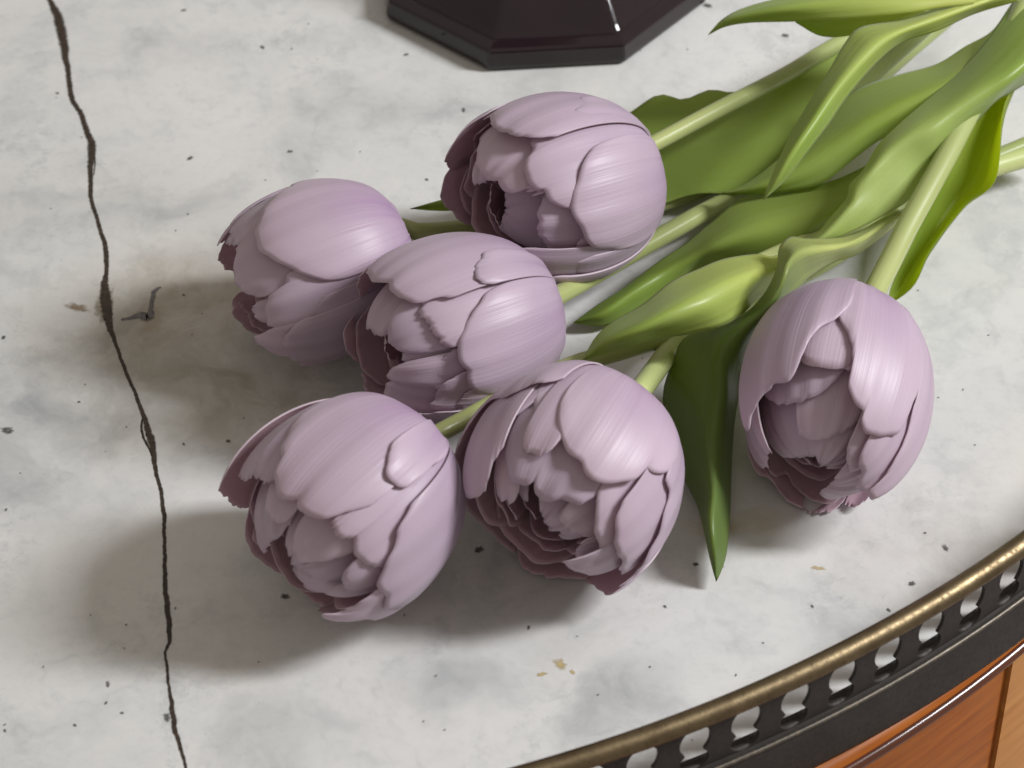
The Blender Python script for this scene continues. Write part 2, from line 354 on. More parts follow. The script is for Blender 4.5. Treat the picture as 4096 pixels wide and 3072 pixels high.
# the dark crack across the marble, its stains and pits
crack_px = [(165, -60, 20), (200, 0, 24), (225, 50, 40), (240, 95, 46), (252, 150, 44), (258, 195, 38), (268, 260, 26), (278, 330, 24), (288, 390, 24), (325, 460, 24), (350, 530, 27), (366, 575, 36), (366, 620, 34),
    (362, 680, 24), (362, 740, 20), (366, 800, 18), (390, 880, 17), (420, 970, 20), (428, 1030, 22), (424, 1090, 18), (418, 1140, 34), (424, 1200, 46), (430, 1260, 40), (440, 1310, 26), (465, 1380, 15), (505, 1490, 15),
    (540, 1570, 14), (580, 1680, 20), (600, 1745, 30), (612, 1790, 26), (622, 1880, 16), (645, 1970, 15), (658, 2060, 17), (655, 2130, 14), (660, 2230, 15), (660, 2330, 18), (668, 2410, 20), (678, 2500, 20),
    (676, 2560, 16), (663, 2610, 10), (670, 2680, 11), (680, 2770, 12), (694, 2850, 20), (700, 2920, 18), (722, 2990, 14), (745, 3072, 10), (765, 3140, 8)]
def strip(name, pts, mat, parent, z, n=260, jit=.0):
    q = catmull(pts, n); V = []; UV = []
    g = np.array([at(x, y, z) for x, y, _ in q]); d = np.gradient(g, axis=0); d /= np.linalg.norm(d, axis=1)[:, None]
    nr = np.stack([-d[:, 1], d[:, 0], 0*d[:, 0]], 1); s = np.r_[0, np.cumsum(np.linalg.norm(np.diff(g, axis=0), axis=1))]
    wig = np.convolve(np.random.randn(n+8), np.ones(5)/5, 'same')[4:-4]*jit
    for i in range(n):
        wd = q[i, 2]/13650/2*1.2
        V += [g[i]+nr[i]*(wd*(1+.5*wig[i]/max(jit, 1e-9)*0+0)+wig[i]), g[i]-nr[i]*(wd-wig[i])]; UV += [(0, s[i]), (1, s[i])]
    Fc = [(2*i, 2*i+2, 2*i+3, 2*i+1) for i in range(n-1)]
    return link(name, mesh(name, V, Fc, True, UV), parent, [mat])
strip('crack', crack_px, CRACK, top, .00012, 420, .00022)
strip('branch_crack', [(574, 1660, 6), (566, 1700, 9), (575, 1750, 10), (600, 1800, 8), (615, 1840, 6)], CRACK, top, .00010, 60, .0001)
strip('branch_crack', [(367, 560, 5), (378, 610, 7), (380, 660, 5), (376, 700, 4)], CRACK, top, .00010, 40, .0001)
def blob(name, px, py, rx, ry, mat, z=.0001, rot=0., parent=top):
    c_ = at(px, py, z); V = [c_]; UV = [(.5, 0)]; n = 18; ph = random.random()*6
    for i in range(n):
        a = 2*math.pi*i/n; e = 1+.28*math.sin(2*a+ph)+.15*math.sin(5*a+2*ph)
        x, y = rx*e*math.cos(a)/13650, ry*e*math.sin(a)/13650/.68
        V.append((c_[0]+x*math.cos(rot)-y*math.sin(rot), c_[1]+x*math.sin(rot)+y*math.cos(rot), z)); UV.append((1, 0))
    return V, [(0, 1+i, 1+(i+1) % n) for i in range(n)], UV
def blobs(name, items, mat, z):
    V, Fc, UV = [], [], []
    for i, it in enumerate(items):
        v, f, u = blob(name, it[0], it[1], it[2], it[3], mat, z+i*1e-6, it[4] if len(it) > 4 else 0.)
        Fc += [tuple(q+len(V) for q in t) for t in f]; V += list(v); UV += u
    return link(name, mesh(name, V, Fc, False, UV), top, [mat])
strip('slate_mark', [(485, 1278, 16), (520, 1272, 20), (560, 1262, 44), (595, 1268, 46), (606, 1235, 22), (612, 1190, 20), (622, 1158, 22), (645, 1150, 10)], STAIN_G, top, .00009, 60, .0002)
for it in ((418, 1220, 34, 110), (310, 1230, 50, 22, -.5)): 
    v, f, u = blob('stain', *it[:4], STAIN_B, .00006, it[4] if len(it) > 4 else 0); link('brown_stain', mesh('brown_stain', v, f, False, u), top, [STAIN_B])
for it in ((2240, 2656, 30, 18), (2166, 2697, 20, 10), (2290, 2688, 12, 9), (3272, 2272, 26, 10)):
    v, f, u = blob('stain', *it, STAIN_Y, .00006); link('ochre_spot', mesh('ochre_spot', v, f, False, u), top, [STAIN_Y])
pits = [(1917, 2198, 18, 17), (2782, 2256, 12, 10), (3648, 2335, 13, 12), (3782, 2191, 14, 13), (912, 1764, 9, 9), (316, 1607, 7, 6), (432, 2735, 11, 10), (424, 2811, 7, 6), (488, 2851, 7, 6), (668, 2869, 18, 13), (300, 2900, 7, 6),
    (24, 2039, 7, 6), (20, 2922, 7, 6), (1141, 2385, 16, 14), (1160, 605, 12, 11), (760, 632, 14, 12), (1050, 188, 12, 12), (230, 372, 9, 8), (735, 40, 13, 9), (2832, 22, 20, 16), (3142, 142, 16, 14), (1855, 440, 12, 12), (1625, 218, 12, 9), (2800, 2845, 10, 12), (3555, 2440, 8, 8),
    (3250, 2425, 7, 7), (2660, 2425, 7, 7), (2115, 2510, 8, 7), (15, 1350, 12, 8), (735, 1776, 7, 6), (735, 1180, 7, 6), (30, 1720, 36, 12), (2860, 2835, 34, 12), (1707, 718, 8, 8)]
random.seed(3)
for _ in range(90): pits.append((random.uniform(0, 4096), random.uniform(0, 3072), random.uniform(2.5, 5), random.uniform(2.5, 5)))
pits = [p for p in pits if math.hypot(at(p[0], p[1])[0]-CX, at(p[0], p[1])[1]-CY) < .405]
tag(blobs('pits', pits, PIT, .00014), kind='stuff')

# ------------------------------------------------------------------ smoked glass vase, octagonal
o4 = [at(*p)[:2] for p in ((1542, 81), (1956, 292), (2500, 262))]
e2 = o4[2]-o4[1]; side = np.linalg.norm(e2); ap = side*.5*(1+math.sqrt(2)); nrm = np.array([-e2[1], e2[0]])/side
vc = (o4[1]+o4[2])/2+nrm*ap; circ = side/2/math.sin(math.pi/8)
a_0 = math.atan2(*(o4[1]-vc)[::-1])
def octa(name, rings, parent, mat, bev=.0011):
    V, Fc = [], []
    for r, z in rings:
        for i in range(8):
            a = a_0+i*math.pi/4; V.append((vc[0]+r*math.cos(a), vc[1]+r*math.sin(a), z))
    m = len(rings)
    for q in range(m-1):
        for i in range(8): j = (i+1) % 8; Fc.append((8*q+i, 8*q+j, 8*q+8+j, 8*q+8+i))
    Fc += [tuple(range(7, -1, -1)), tuple(8*(m-1)+i for i in range(8))]
    o = link(name, mesh(name, V, Fc, False), parent, [mat])
    b = o.modifiers.new('bevel', 'BEVEL'); b.width = bev; b.segments = 3; b.limit_method = 'ANGLE'; b.angle_limit = math.radians(20); return o
vase = empty('vase', (vc[0], vc[1], 0)); tag(vase, 'dark purple smoked glass vase with an octagonal stepped foot', 'vase')
octa('foot', [(circ-.001, .0003), (circ, .002), (circ-.0008, .0082), (circ-.0045, .0094)], vase, GLASS)
octa('body', [(circ-.0050, .0090), (circ-.0075, .0112), (.0345, .031), (.0200, .052), (.0165, .075), (.0165, .13), (.024, .15), (.026, .16)], vase, GLASS, .0013)

# ------------------------------------------------------------------ tulips
def tube(name, pts, mat, parent, nseg=14, n=46):
    q = catmull(np.array([[*at(x, y, z), r] for x, y, z, r in pts]), n); c = q[:, :3]; d = np.gradient(c, axis=0); d /= np.linalg.norm(d, axis=1)[:, None]
    V, UV = [], []; up = np.array([0, 0, 1.])
    for i in range(n):
        a = np.cross(up, d[i]); a /= np.linalg.norm(a); b = np.cross(d[i], a)
        for k in range(nseg):
            t = 2*math.pi*k/nseg; V.append(c[i]+q[i, 3]*(a*math.cos(t)+b*math.sin(t))); UV.append((abs(k/nseg-.5)*.25, i/n))
    Fc = [(i*nseg+k, i*nseg+(k+1) % nseg, (i+1)*nseg+(k+1) % nseg, (i+1)*nseg+k) for i in range(n-1) for k in range(nseg)]
    Fc += [tuple(range(nseg-1, -1, -1)), tuple((n-1)*nseg+k for k in range(nseg))]
    return link(name, mesh(name, V, Fc, True, UV), parent, [mat])
def leaf(rails, mat, parent, bulge=0., nv=54, nu=18, thick=.0007, wave=0., name='leaf'):
    """rails: polylines of (px, py, z) from base to tip, side by side; the blade is lofted across them"""
    R_ = [catmull(np.array([at(x, y, z) for x, y, z in r]), nv) for r in rails]
    A = np.stack(R_, 1); V = np.zeros((nv, nu, 3))
    for i in range(nv):
        if A.shape[1] == 2:
            t = np.linspace(0, 1, nu)[:, None]; V[i] = A[i, 0]*(1-t)+A[i, 1]*t
        else: V[i] = catmull(A[i], nu) if np.linalg.norm(A[i, 0]-A[i, -1]) > 1e-5 else np.repeat(A[i, :1], nu, 0)
    du = np.gradient(V, axis=1); dv = np.gradient(V, axis=0); nn = np.cross(dv, du); ln = np.linalg.norm(nn, axis=2, keepdims=True); nn = nn/np.maximum(ln, 1e-12)
    if (nn @ -FW).mean() < 0: nn = -nn
    wd = np.linalg.norm(V[:, -1]-V[:, 0], axis=1)[:, None]
    u = np.linspace(0, 1, nu)[None, :]; v = np.linspace(0, 1, nv)[:, None]; ph = random.random()*6
    off = bulge*wd*4*u*(1-u) + wave*np.sin(v*19+ph)*np.abs(2*u-1)**2*np.sin(v*math.pi)+.00012*np.sin(u*70)
    V = V+nn*off[:, :, None]
    th = thick*np.clip(np.minimum(np.minimum(u, 1-u)*6, (1-v)*10), .15, 1)
    Vb = V-nn*th[:, :, None]
    verts = np.concatenate([V.reshape(-1, 3), Vb.reshape(-1, 3)]); M = nv*nu
    uv = np.stack([np.broadcast_to(u*.25, (nv, nu)), np.broadcast_to(v, (nv, nu))], 2).reshape(-1, 2); uv = np.concatenate([uv, uv])
    Fc = []
    for i in range(nv-1):
        for j in range(nu-1):
            a = i*nu+j; Fc += [(a, a+1, a+nu+1, a+nu), (M+a, M+a+nu, M+a+nu+1, M+a+1)]
        a = i*nu; Fc += [(a, a+nu, M+a+nu, M+a), (a+nu-1, M+a+nu-1, M+a+2*nu-1, a+2*nu-1)]
    for j in range(nu-1):
        Fc += [(j, M+j, M+j+1, j+1)]; a = (nv-1)*nu+j; Fc += [(a, a+1, M+a+1, M+a)]
    me = mesh(name, verts, Fc, True, uv); o = link(name, me, parent, [mat]); return o

class Flower:
    def __init__(s, crop, base, centre, direction, c, z, R, L, power=.82):
        s.ox, s.oy, s.k = crop; s.R, s.L, s.pw = R, L, power
        d = np.array(direction, float); d /= np.linalg.norm(d); lat = math.sqrt(1-c*c)
        s.a = lat*(d[0]*RT-d[1]*UP)-c*FW; s.a /= np.linalg.norm(s.a)
        s.C = at(s.ox+s.k*centre[0], s.oy+s.k*centre[1], z)
        t = -FW-s.a*(-FW@s.a); s.e1 = t/np.linalg.norm(t); s.e2 = np.cross(s.a, s.e1)    # phi = 0 faces the camera
        s.root = empty('tulip', s.C-s.a*L)
    def egg(s, f):                       # nested eggs share the base point
        L = s.L*(.42+.58*f); return s.R*f, L, s.C-s.a*(s.L-L)
    def surf(s, th, ph, f):
        R, L, C = s.egg(f); th = np.clip(th, 1e-4, math.pi-1e-4)
        r = R*np.sin(th)**s.pw
        return C + s.a*(-L*np.cos(th))[..., None] + (np.cos(ph)*r)[..., None]*s.e1 + (np.sin(ph)*r)[..., None]*s.e2
    def hit(s, x, y, f, back):
        R, L, C = s.egg(f); d = ray(s.ox+s.k*x, s.oy+s.k*y); t0 = (s.C-CAM)@d
        T = np.linspace(t0-.06, t0+.06, 700); P = CAM+T[:, None]*d-C; ax = P@s.a; rho = np.linalg.norm(P-ax[:, None]*s.a, axis=1)
        th = np.arccos(np.clip(-ax/L, -1, 1)); F_ = rho/R-np.sin(th)**s.pw+np.maximum(np.abs(ax)/L-1, 0)*3
        ins = np.where(F_ < 0)[0]
        i = (ins[-1] if back else ins[0]) if len(ins) else int(np.argmin(F_))
        return th[i], math.atan2(P[i]@s.e2, P[i]@s.e1)
    def petal(s, f, pts, back=False, puff=.0011, nu=64, nv=30, cren=.0, theta_phi=False, curl=0.):
        if not theta_phi and f < 1 and not back: f = 1-(1-f)*1.55
        if theta_phi: tp = np.array(pts, float)
        else:
            q = catmull(np.array(pts, float), max(30, 5*len(pts))); tp = np.array([s.hit(x, y, f, back) for x, y in q]); tp[:, 1] = np.unwrap(tp[:, 1])
            # keep the stretch between the two side extremes, so that the blade never folds over itself
            i0, i1 = int(np.argmin(tp[:, 1])), int(np.argmax(tp[:, 1]))
            tp = tp[i0:i1+1] if i0 < i1 else tp[i1:i0+1][::-1]
            tp[:, 1] = np.maximum.accumulate(tp[:, 1])+np.arange(len(tp))*1e-4
            # light smoothing against jumps at the silhouette
            for _ in range(3): tp[1:-1] = .25*tp[:-2]+.5*tp[1:-1]+.25*tp[2:]
        # resample the edge by length on the surface
        P = s.surf(tp[:, 0], tp[:, 1], f); sl = np.r_[0, np.cumsum(np.linalg.norm(np.diff(P, axis=0), axis=1))]; g = np.linspace(0, sl[-1], nu)
        te, pe = np.interp(g, sl, tp[:, 0]), np.interp(g, sl, tp[:, 1])
        rnd = np.random.RandomState(abs(hash((round(f*1000), len(pts), int(pts[0][0]*100)))) % 2**31)
        wk = np.hanning(11); wk /= np.linalg.norm(wk)
        cr = np.convolve(rnd.randn(nu+20), wk, 'same')[10:-10]*(.011+.3*cren)+np.convolve(rnd.randn(nu+6), [.3, .5, .3], 'same')[3:-3]*(.006+cren*.7); te = te+cr*np.clip(np.minimum(np.arange(nu), np.arange(nu)[::-1])/3, 0, 1)
        v = np.linspace(.06, 1, nv)**.9; v = v/v[-1]
        T_, P_ = te[None, :]*v[:, None], np.broadcast_to(pe[None, :], (nv, nu))
        S = s.surf(T_, P_, f)
        dS = s.surf(T_+1e-3, P_, f)-S; dp = s.surf(T_, P_+1e-3, f)-S; nn = np.cross(dS, dp); nn /= np.maximum(np.linalg.norm(nn, axis=2, keepdims=True), 1e-12)
        nn *= np.sign(np.sum(nn*(S-s.C), axis=2).mean()) or 1
        # height over the egg: puffy blade that turns down at its free edge, soft undulation, a midrib groove
        V_ = np.broadcast_to(v[:, None], (nv, nu)); U_ = np.broadcast_to(np.linspace(-1, 1, nu)[None, :], (nv, nu))
        e = np.clip((1-V_)/.10, 0, 1); h = puff*(1-.45*(1-e)**2)*np.clip(V_*2.5, 0, 1)
        k1, k2, k3 = rnd.rand(3)*6
        pc = pe.mean(); w_ = (P_-pc)
        h = h+.00032*np.sin(3.1*w_+k1+2*V_)*V_ + .00032*np.sin(9*w_+k2+1.5*V_)*V_**2+.00017*np.sin(23*w_+k3)*V_**2-.00035*np.exp(-(w_/.2)**2)*V_ + curl*np.clip((V_-.75)/.25, 0, 1)**2
        O = S+nn*h[:, :, None]; th_ = .00055*np.clip((1-V_)/.05, .35, 1); I = O-nn*th_[:, :, None]
        verts = np.concatenate([O.reshape(-1, 3), I.reshape(-1, 3)]); M = nu*nv
        uvx = (P_*s.R).reshape(-1); uvy = (V_*te[None, :]/math.pi*s.L*2.2).reshape(-1); uv = np.stack([uvx, uvy], 1); uv = np.concatenate([uv, uv]); wn = (P_-(pe.min()+pe.max())/2)/max((pe.max()-pe.min())/2, .05)
        uv2 = np.stack([wn.reshape(-1)*.5+.5, V_.reshape(-1)], 1); uv2 = np.concatenate([uv2, uv2])
        i, j = np.meshgrid(np.arange(nv-1), np.arange(nu-1), indexing='ij'); a = (i*nu+j).ravel()
        f1 = np.stack([a, a+1, a+nu+1, a+nu], 1); f2 = np.stack([M+a, M+a+nu, M+a+nu+1, M+a+1], 1)
        b = (nv-1)*nu+np.arange(nu-1); f3 = np.stack([b, b+1, M+b+1, M+b], 1)
        c1 = np.arange(nv-1)*nu; f4 = np.stack([c1, c1+nu, M+c1+nu, M+c1], 1); c2 = c1+nu-1; f5 = np.stack([c2, M+c2, M+c2+nu, c2+nu], 1)
        # orient so that the outer face looks outwards
        p0, p1, p2 = O.reshape(-1, 3)[f1[len(f1)//2][:3]]
        if np.cross(p1-p0, p2-p0)@nn.reshape(-1, 3)[f1[len(f1)//2][0]] < 0: f1, f2, f3, f4, f5 = [x[:, ::-1] for x in (f1, f2, f3, f4, f5)]
        Fc = np.concatenate([f1, f2, f3, f4, f5]); mi = [0]*len(f1)+[1]*len(f2)+[2]*(len(f3)+len(f4)+len(f5))
        return link('petal', mesh('petal', verts, Fc, True, uv, mi, uv2), s.root, [PET_OUT, PET_IN, PET_RIM])
    def auto(s, f, n, top, wid, ph0=0., skip=None):
        for i in range(n):
            pc = ph0+2*math.pi*i/n+random.uniform(-.12, .12); tt = top+random.uniform(-.06, .06)
            x = np.linspace(-1, 1, 15); th = math.pi*tt*(1-.42*np.abs(x)**2.6)*(1-.03*np.cos(3*x))
            s.petal(f+random.uniform(-.012, .012), np.stack([th, pc+x*wid], 1), theta_phi=True, nu=28, nv=18)
    def far(s, f, n, top):               # layers along the far wall of the cup, seen from inside
        for i in range(n):
            pc = math.pi+(i-(n-1)/2)*.95+random.uniform(-.25, .25); tt = top+random.uniform(-.03, .05); x = np.linspace(-1, 1, 17)
            th = math.pi*tt*(1-.30*np.abs(x)**2.4)*(1-.025*np.cos(5*x+i))
            s.petal(f+random.uniform(-.012, .012), np.stack([th, pc+x*.72], 1), theta_phi=True, nu=36, nv=18)
    def build(s, petals):
        for p in petals:
            s.petal(p[0], p[1], *(p[2:]))
        s.auto(.93, 6, .57, .62, .3); s.auto(.90, 6, .56, .62, .8)
        s.far(.84, 3, .70); s.far(.68, 3, .75)
        s.auto(.60, 6, .80, .60, .2); s.auto(.48, 6, .86, .6, .5); s.auto(.36, 5, .92, .7); s.auto(.24, 4, .94, .9)

#TULIPS
B = True
f1 = Flower((1700, 320, .5123), None, (990, 893), (-1250, 400), .55, .035, .0283, .0342)
tag(f1.root, 'lilac double tulip nearest the glass vase, glossy stem across a broad leaf', 'tulip', 'lilac tulips on the marble')
f1.build([
 (1.00, [(1680,440),(1500,455),(1330,515),(1250,610),(1200,720),(1160,860),(1140,980),(1165,1090),(1215,1140),(1240,1240),(1290,1300),(1400,1312),(1540,1312),(1650,1260)]),
 (.965, [(1350,300),(1100,420),(845,470),(830,510),(850,555),(805,620),(780,710),(790,790),(840,845),(900,860),(945,840),(955,900),(985,955),(1060,990),(1140,1000),(1240,900)]),
 (1.01, [(430,250),(510,285),(525,340),(575,410),(650,440),(760,455),(900,465),(1000,462),(1080,430),(1145,370),(1170,310),(1175,240),(1300,170)]),
 (1.035, [(1220,140),(1180,200),(1176,290),(1215,343),(1290,352),(1400,335),(1560,300)]),
 (1.02, [(480,260),(400,290),(250,340),(180,430),(145,560),(150,630),(215,695),(260,700)], B),
 (1.02, [(240,650),(165,790),(140,900),(150,960),(230,1060),(330,1130),(400,1135)], B),
 (.93, [(440,400),(385,500),(390,600),(320,720),(280,830),(290,930),(330,1020),(390,1070)], B),
 (.74, [(500,840),(475,920),(470,1000),(460,1080),(480,1150),(530,1188),(570,1170),(600,1100),(610,1040),(635,930),(645,890)]),
 (.92, [(540,330),(460,450),(430,540),(412,620),(430,700),(470,760),(530,795),(575,788),(592,835),(640,880),(700,885),(760,860),(790,800)]),
 (.86, [(440,700),(395,760),(395,810),(430,815),(490,790)]),
 (.72, [(640,900),(650,990),(690,1015),(760,1000),(800,1040),(870,1050),(900,1000)]),
 (.67, [(600,1030),(610,1100),(680,1160),(780,1190),(870,1200)]),
 (.94, [(800,830),(810,880),(850,905),(900,890)], False, .0008, 30, 20, .03),
 (.92, [(940,880),(900,950),(880,1040),(870,1120),(890,1200),(930,1270),(990,1330),(1060,1370),(1120,1390),(1190,1370),(1230,1330)]),
 (.95, [(1240,1230),(1195,1270),(1190,1320),(1220,1365),(1280,1340)]),
 (.975, [(1560,1325),(1400,1335),(1280,1360),(1190,1400),(1150,1450),(1138,1510),(1230,1530),(1340,1535)]),
 (1.0, [(1320,1530),(1150,1525),(1000,1530),(940,1560),(960,1580),(1080,1580),(1200,1575)]),
 (.97, [(1180,1395),(1050,1350),(960,1320),(850,1300),(745,1305),(690,1330),(720,1400),(800,1470)]),
 (1.01, [(300,1040),(400,1120),(450,1190),(500,1260),(600,1310),(700,1330),(780,1330)], B),
 (.88, [(560,1130),(640,1210),(700,1260),(800,1275),(940,1300)], B),
])
f2 = Flower((820, 650, .5122), None, (830, 850), (-.92, .39), .22, .0265, .0248, .0300)
tag(f2.root, 'lilac tulip on its side beside the crack, one large smooth petal uppermost', 'tulip', 'lilac tulips on the marble')
f2.build([
 (1.015, [(1250,150),(1050,128),(900,132),(760,158),(640,205),(550,275),(490,350),(440,430),(400,520),(405,610),(425,695),(480,750),(570,790),(660,822),(750,865),(860,902),(980,915),(1110,898),(1230,850),(1330,790),(1450,690)]),
 (.99, [(1300,200),(1150,97),(1000,95),(850,108),(770,135),(640,150),(560,200),(620,260)]),
 (1.0, [(800,140),(640,137),(500,137),(300,190),(140,275),(155,340),(170,420)], B),
 (.97, [(650,190),(480,200),(400,220),(330,280),(280,350),(210,410),(175,480),(180,540),(215,560),(240,620),(290,660),(340,640),(400,605)]),
 (.94, [(210,560),(180,630),(210,650),(280,655)]),
 (.99, [(190,420),(130,520),(90,640),(130,640),(190,600)], B),
 (1.0, [(270,630),(150,640),(115,690),(115,770),(160,830),(225,860),(260,860)], B),
 (.95, [(440,640),(330,670),(265,690),(260,740),(235,800),(230,900),(250,970),(330,1030),(430,1055),(500,1030),(560,990)]),
 (.985, [(900,880),(760,850),(690,845),(635,880),(628,955),(560,990),(505,1040),(475,1110),(478,1190),(500,1250),(550,1275),(640,1290)]),
 (1.0, [(1250,960),(1150,1010),(1050,1000),(960,1020),(890,1080),(850,1150),(840,1215),(880,1300)]),
 (1.02, [(880,1205),(780,1215),(720,1250),(660,1300),(610,1370),(600,1430),(640,1490),(720,1540),(800,1560),(900,1555)]),
 (.9, [(480,1065),(410,1085),(370,1150),(400,1200),(440,1230),(480,1200)]),
 (1.0, [(270,1020),(230,1080),(225,1170),(270,1250),(350,1310),(440,1335)], B),
 (.92, [(260,1090),(330,1180),(370,1260),(440,1310)], B),
 (1.0, [(560,1275),(470,1320),(395,1360),(390,1385),(450,1420),(530,1470),(620,1490)]),
])
f3 = Flower((1330, 920, .4822), None, (985, 865), (-.94, .34), .46, .031, .0262, .0325)
tag(f3.root, 'lilac tulip in the middle of the bunch with purple streaked upper petal', 'tulip', 'lilac tulips on the marble')
f3.build([
 (1.0, [(1700,430),(1560,430),(1420,450),(1300,510),(1220,600),(1150,720),(1090,840),(1045,940),(1025,1030),(1035,1090),(1080,1140),(1135,1155),(1120,1230),(1130,1310),(1200,1350),(1300,1360),(1420,1330),(1550,1280),(1700,1200)]),
 (1.05, [(1250,200),(1185,300),(1180,385),(1205,435),(1270,462),(1350,455),(1470,425),(1600,380)]),
 (1.03, [(1000,95),(700,110),(560,150),(430,220),(340,290),(315,350),(320,420),(380,450),(440,452),(478,445),(482,500),(530,560),(620,600),(720,608),(800,580),(880,555),(990,560),(1080,530),(1150,470),(1180,400),(1190,330),(1230,230)]),
 (.98, [(1150,480),(990,560),(870,575),(730,610),(725,660),(750,720),(790,770),(840,860),(880,920),(930,970),(990,975),(1040,930),(1090,850)], False, .0011, 44, 26, .02),
 (.94, [(740,600),(620,600),(550,650),(500,720),(475,800),(475,880),(500,960),(560,1000),(650,1020),(760,1020),(860,1000),(920,940)]),
 (.88, [(560,560),(450,570),(370,620),(320,700),(300,780),(330,850),(380,880),(440,885),(490,850)]),
 (1.02, [(330,350),(240,420),(230,520),(235,640),(150,740),(100,830),(90,920),(110,990),(160,1050),(225,1085)], B),
 (.95, [(480,460),(380,560),(300,660),(240,740),(215,820),(210,950),(230,1050),(260,1140),(330,1220),(400,1270),(450,1280)], B),
 (1.02, [(250,1180),(265,1300),(300,1400),(370,1460),(490,1505)], B),
 (.76, [(470,920),(410,990),(400,1050),(405,1130),(440,1090),(480,1000)]),
 (.9, [(700,1020),(585,1020),(580,1065),(625,1115),(640,1200),(670,1255),(730,1290),(830,1300),(870,1270)]),
 (.93, [(620,1090),(520,1130),(450,1170),(450,1210),(480,1240),(440,1290),(425,1340),(440,1400),(490,1460),(600,1490),(720,1500),(820,1480)]),
 (.94, [(1000,985),(900,1070),(855,1150),(835,1220),(850,1310),(900,1270)]),
 (.97, [(1120,1155),(1040,1190),(930,1270),(860,1360),(815,1440),(825,1475),(900,1480),(1000,1450)]),
 (.985, [(1130,1330),(1080,1370),(1030,1440),(1020,1490),(1060,1530),(1150,1500)]),
 (1.0, [(1000,1480),(860,1490),(780,1520),(640,1510),(500,1490),(520,1520),(620,1570),(750,1620)]),
])
f4 = Flower((830, 1570, .5726), None, (955, 835), (-.74, .67), .46, .0295, .0285, .0320)
tag(f4.root, 'lilac tulip lying apart with a long petal reaching towards the crack', 'tulip', 'lilac tulips on the marble')
f4.build([
 (1.02, [(1480,180),(1100,95),(950,88),(800,130),(680,180),(600,240),(560,290),(580,320),(545,360),(520,420),(530,480),(490,540),(470,620),(480,720),(530,760),(600,755),(640,735),(620,780),(640,830),(710,865),(800,878),(900,870),(1000,835),(1090,815),(1170,770),(1220,690),(1240,600),(1270,450),(1300,350)]),
 (1.07, [(1290,360),(1255,460),(1245,560),(1265,620),(1320,660),(1380,670),(1430,640),(1500,580),(1560,520),(1640,470)]),
 (.985, [(1240,690),(1090,820),(960,855),(875,885),(872,930),(900,995),(950,1022),(1010,1010),(1080,930)]),
 (.97, [(1300,760),(1100,920),(1010,1010),(1005,1080),(1030,1150),(1100,1200),(1180,1215),(1230,1210),(1290,1090),(1380,900)]),
 (1.01, [(1690,480),(1640,570),(1540,680),(1430,760),(1370,860),(1320,970),(1290,1080),(1230,1200),(1190,1290),(1175,1350),(1190,1385),(1250,1400),(1220,1440),(1210,1480),(1280,1500),(1380,1490),(1480,1420),(1580,1250),(1700,1000)]),
 (.99, [(1250,1380),(1185,1367),(1100,1425),(1000,1495),(900,1540),(785,1540),(880,1578),(1060,1575)]),
 (1.0, [(770,1430),(785,1500),(795,1548),(900,1545),(1000,1500)], B),
 (1.0, [(1260,1470),(1150,1510),(1090,1550),(1085,1580),(1200,1580)]),
 (1.08, [(600,240),(400,360),(270,450),(150,560),(95,640),(110,710),(160,770),(260,815),(330,800)], B),
 (.98, [(540,290),(420,370),(300,450),(260,500),(235,560),(240,610),(280,625),(320,600),(345,560)]),
 (.99, [(570,310),(470,380),(400,470),(350,550),(340,600),(370,625),(430,630),(470,620),(500,560)]),
 (.93, [(480,640),(425,700),(410,780),(415,840),(450,880),(500,912),(560,900),(610,850),(640,800)]),
 (1.02, [(350,620),(290,800),(270,900),(275,980),(285,1050),(340,1130),(400,1190),(470,1240),(550,1268)], B),
 (.95, [(400,620),(355,800),(320,1000),(340,1060),(400,1050)], B),
 (.85, [(500,900),(430,920),(395,1000),(400,1080),(415,1125),(450,1060),(520,990),(580,930)]),
 (.92, [(760,850),(670,880),(620,960),(600,1060),(620,1140),(670,1195),(720,1190),(820,1180),(920,1150),(1000,1120),(1010,1030)]),
 (.85, [(660,1200),(700,1280),(730,1295),(850,1270),(950,1230),(1010,1150)]),
 (.82, [(620,940),(575,960),(565,1060),(580,1180),(640,1280),(690,1350),(715,1350),(725,1280)]),
 (.96, [(510,1070),(510,1180),(540,1260),(590,1340),(660,1400),(750,1460),(810,1485)], B),
 (.94, [(1040,1150),(970,1210),(940,1300),(960,1370),(1000,1388),(1080,1360),(1170,1330),(1210,1250)]),
 (.88, [(970,1325),(880,1350),(825,1400),(860,1420),(930,1415),(1010,1380)]),
])
f5 = Flower((1760, 1440, .5787), None, (880, 840), (-.56, .83), .55, .031, .0288, .0315)
tag(f5.root, 'wide open pale lilac tulip between two others, showing rosy petal linings', 'tulip', 'lilac tulips on the marble')
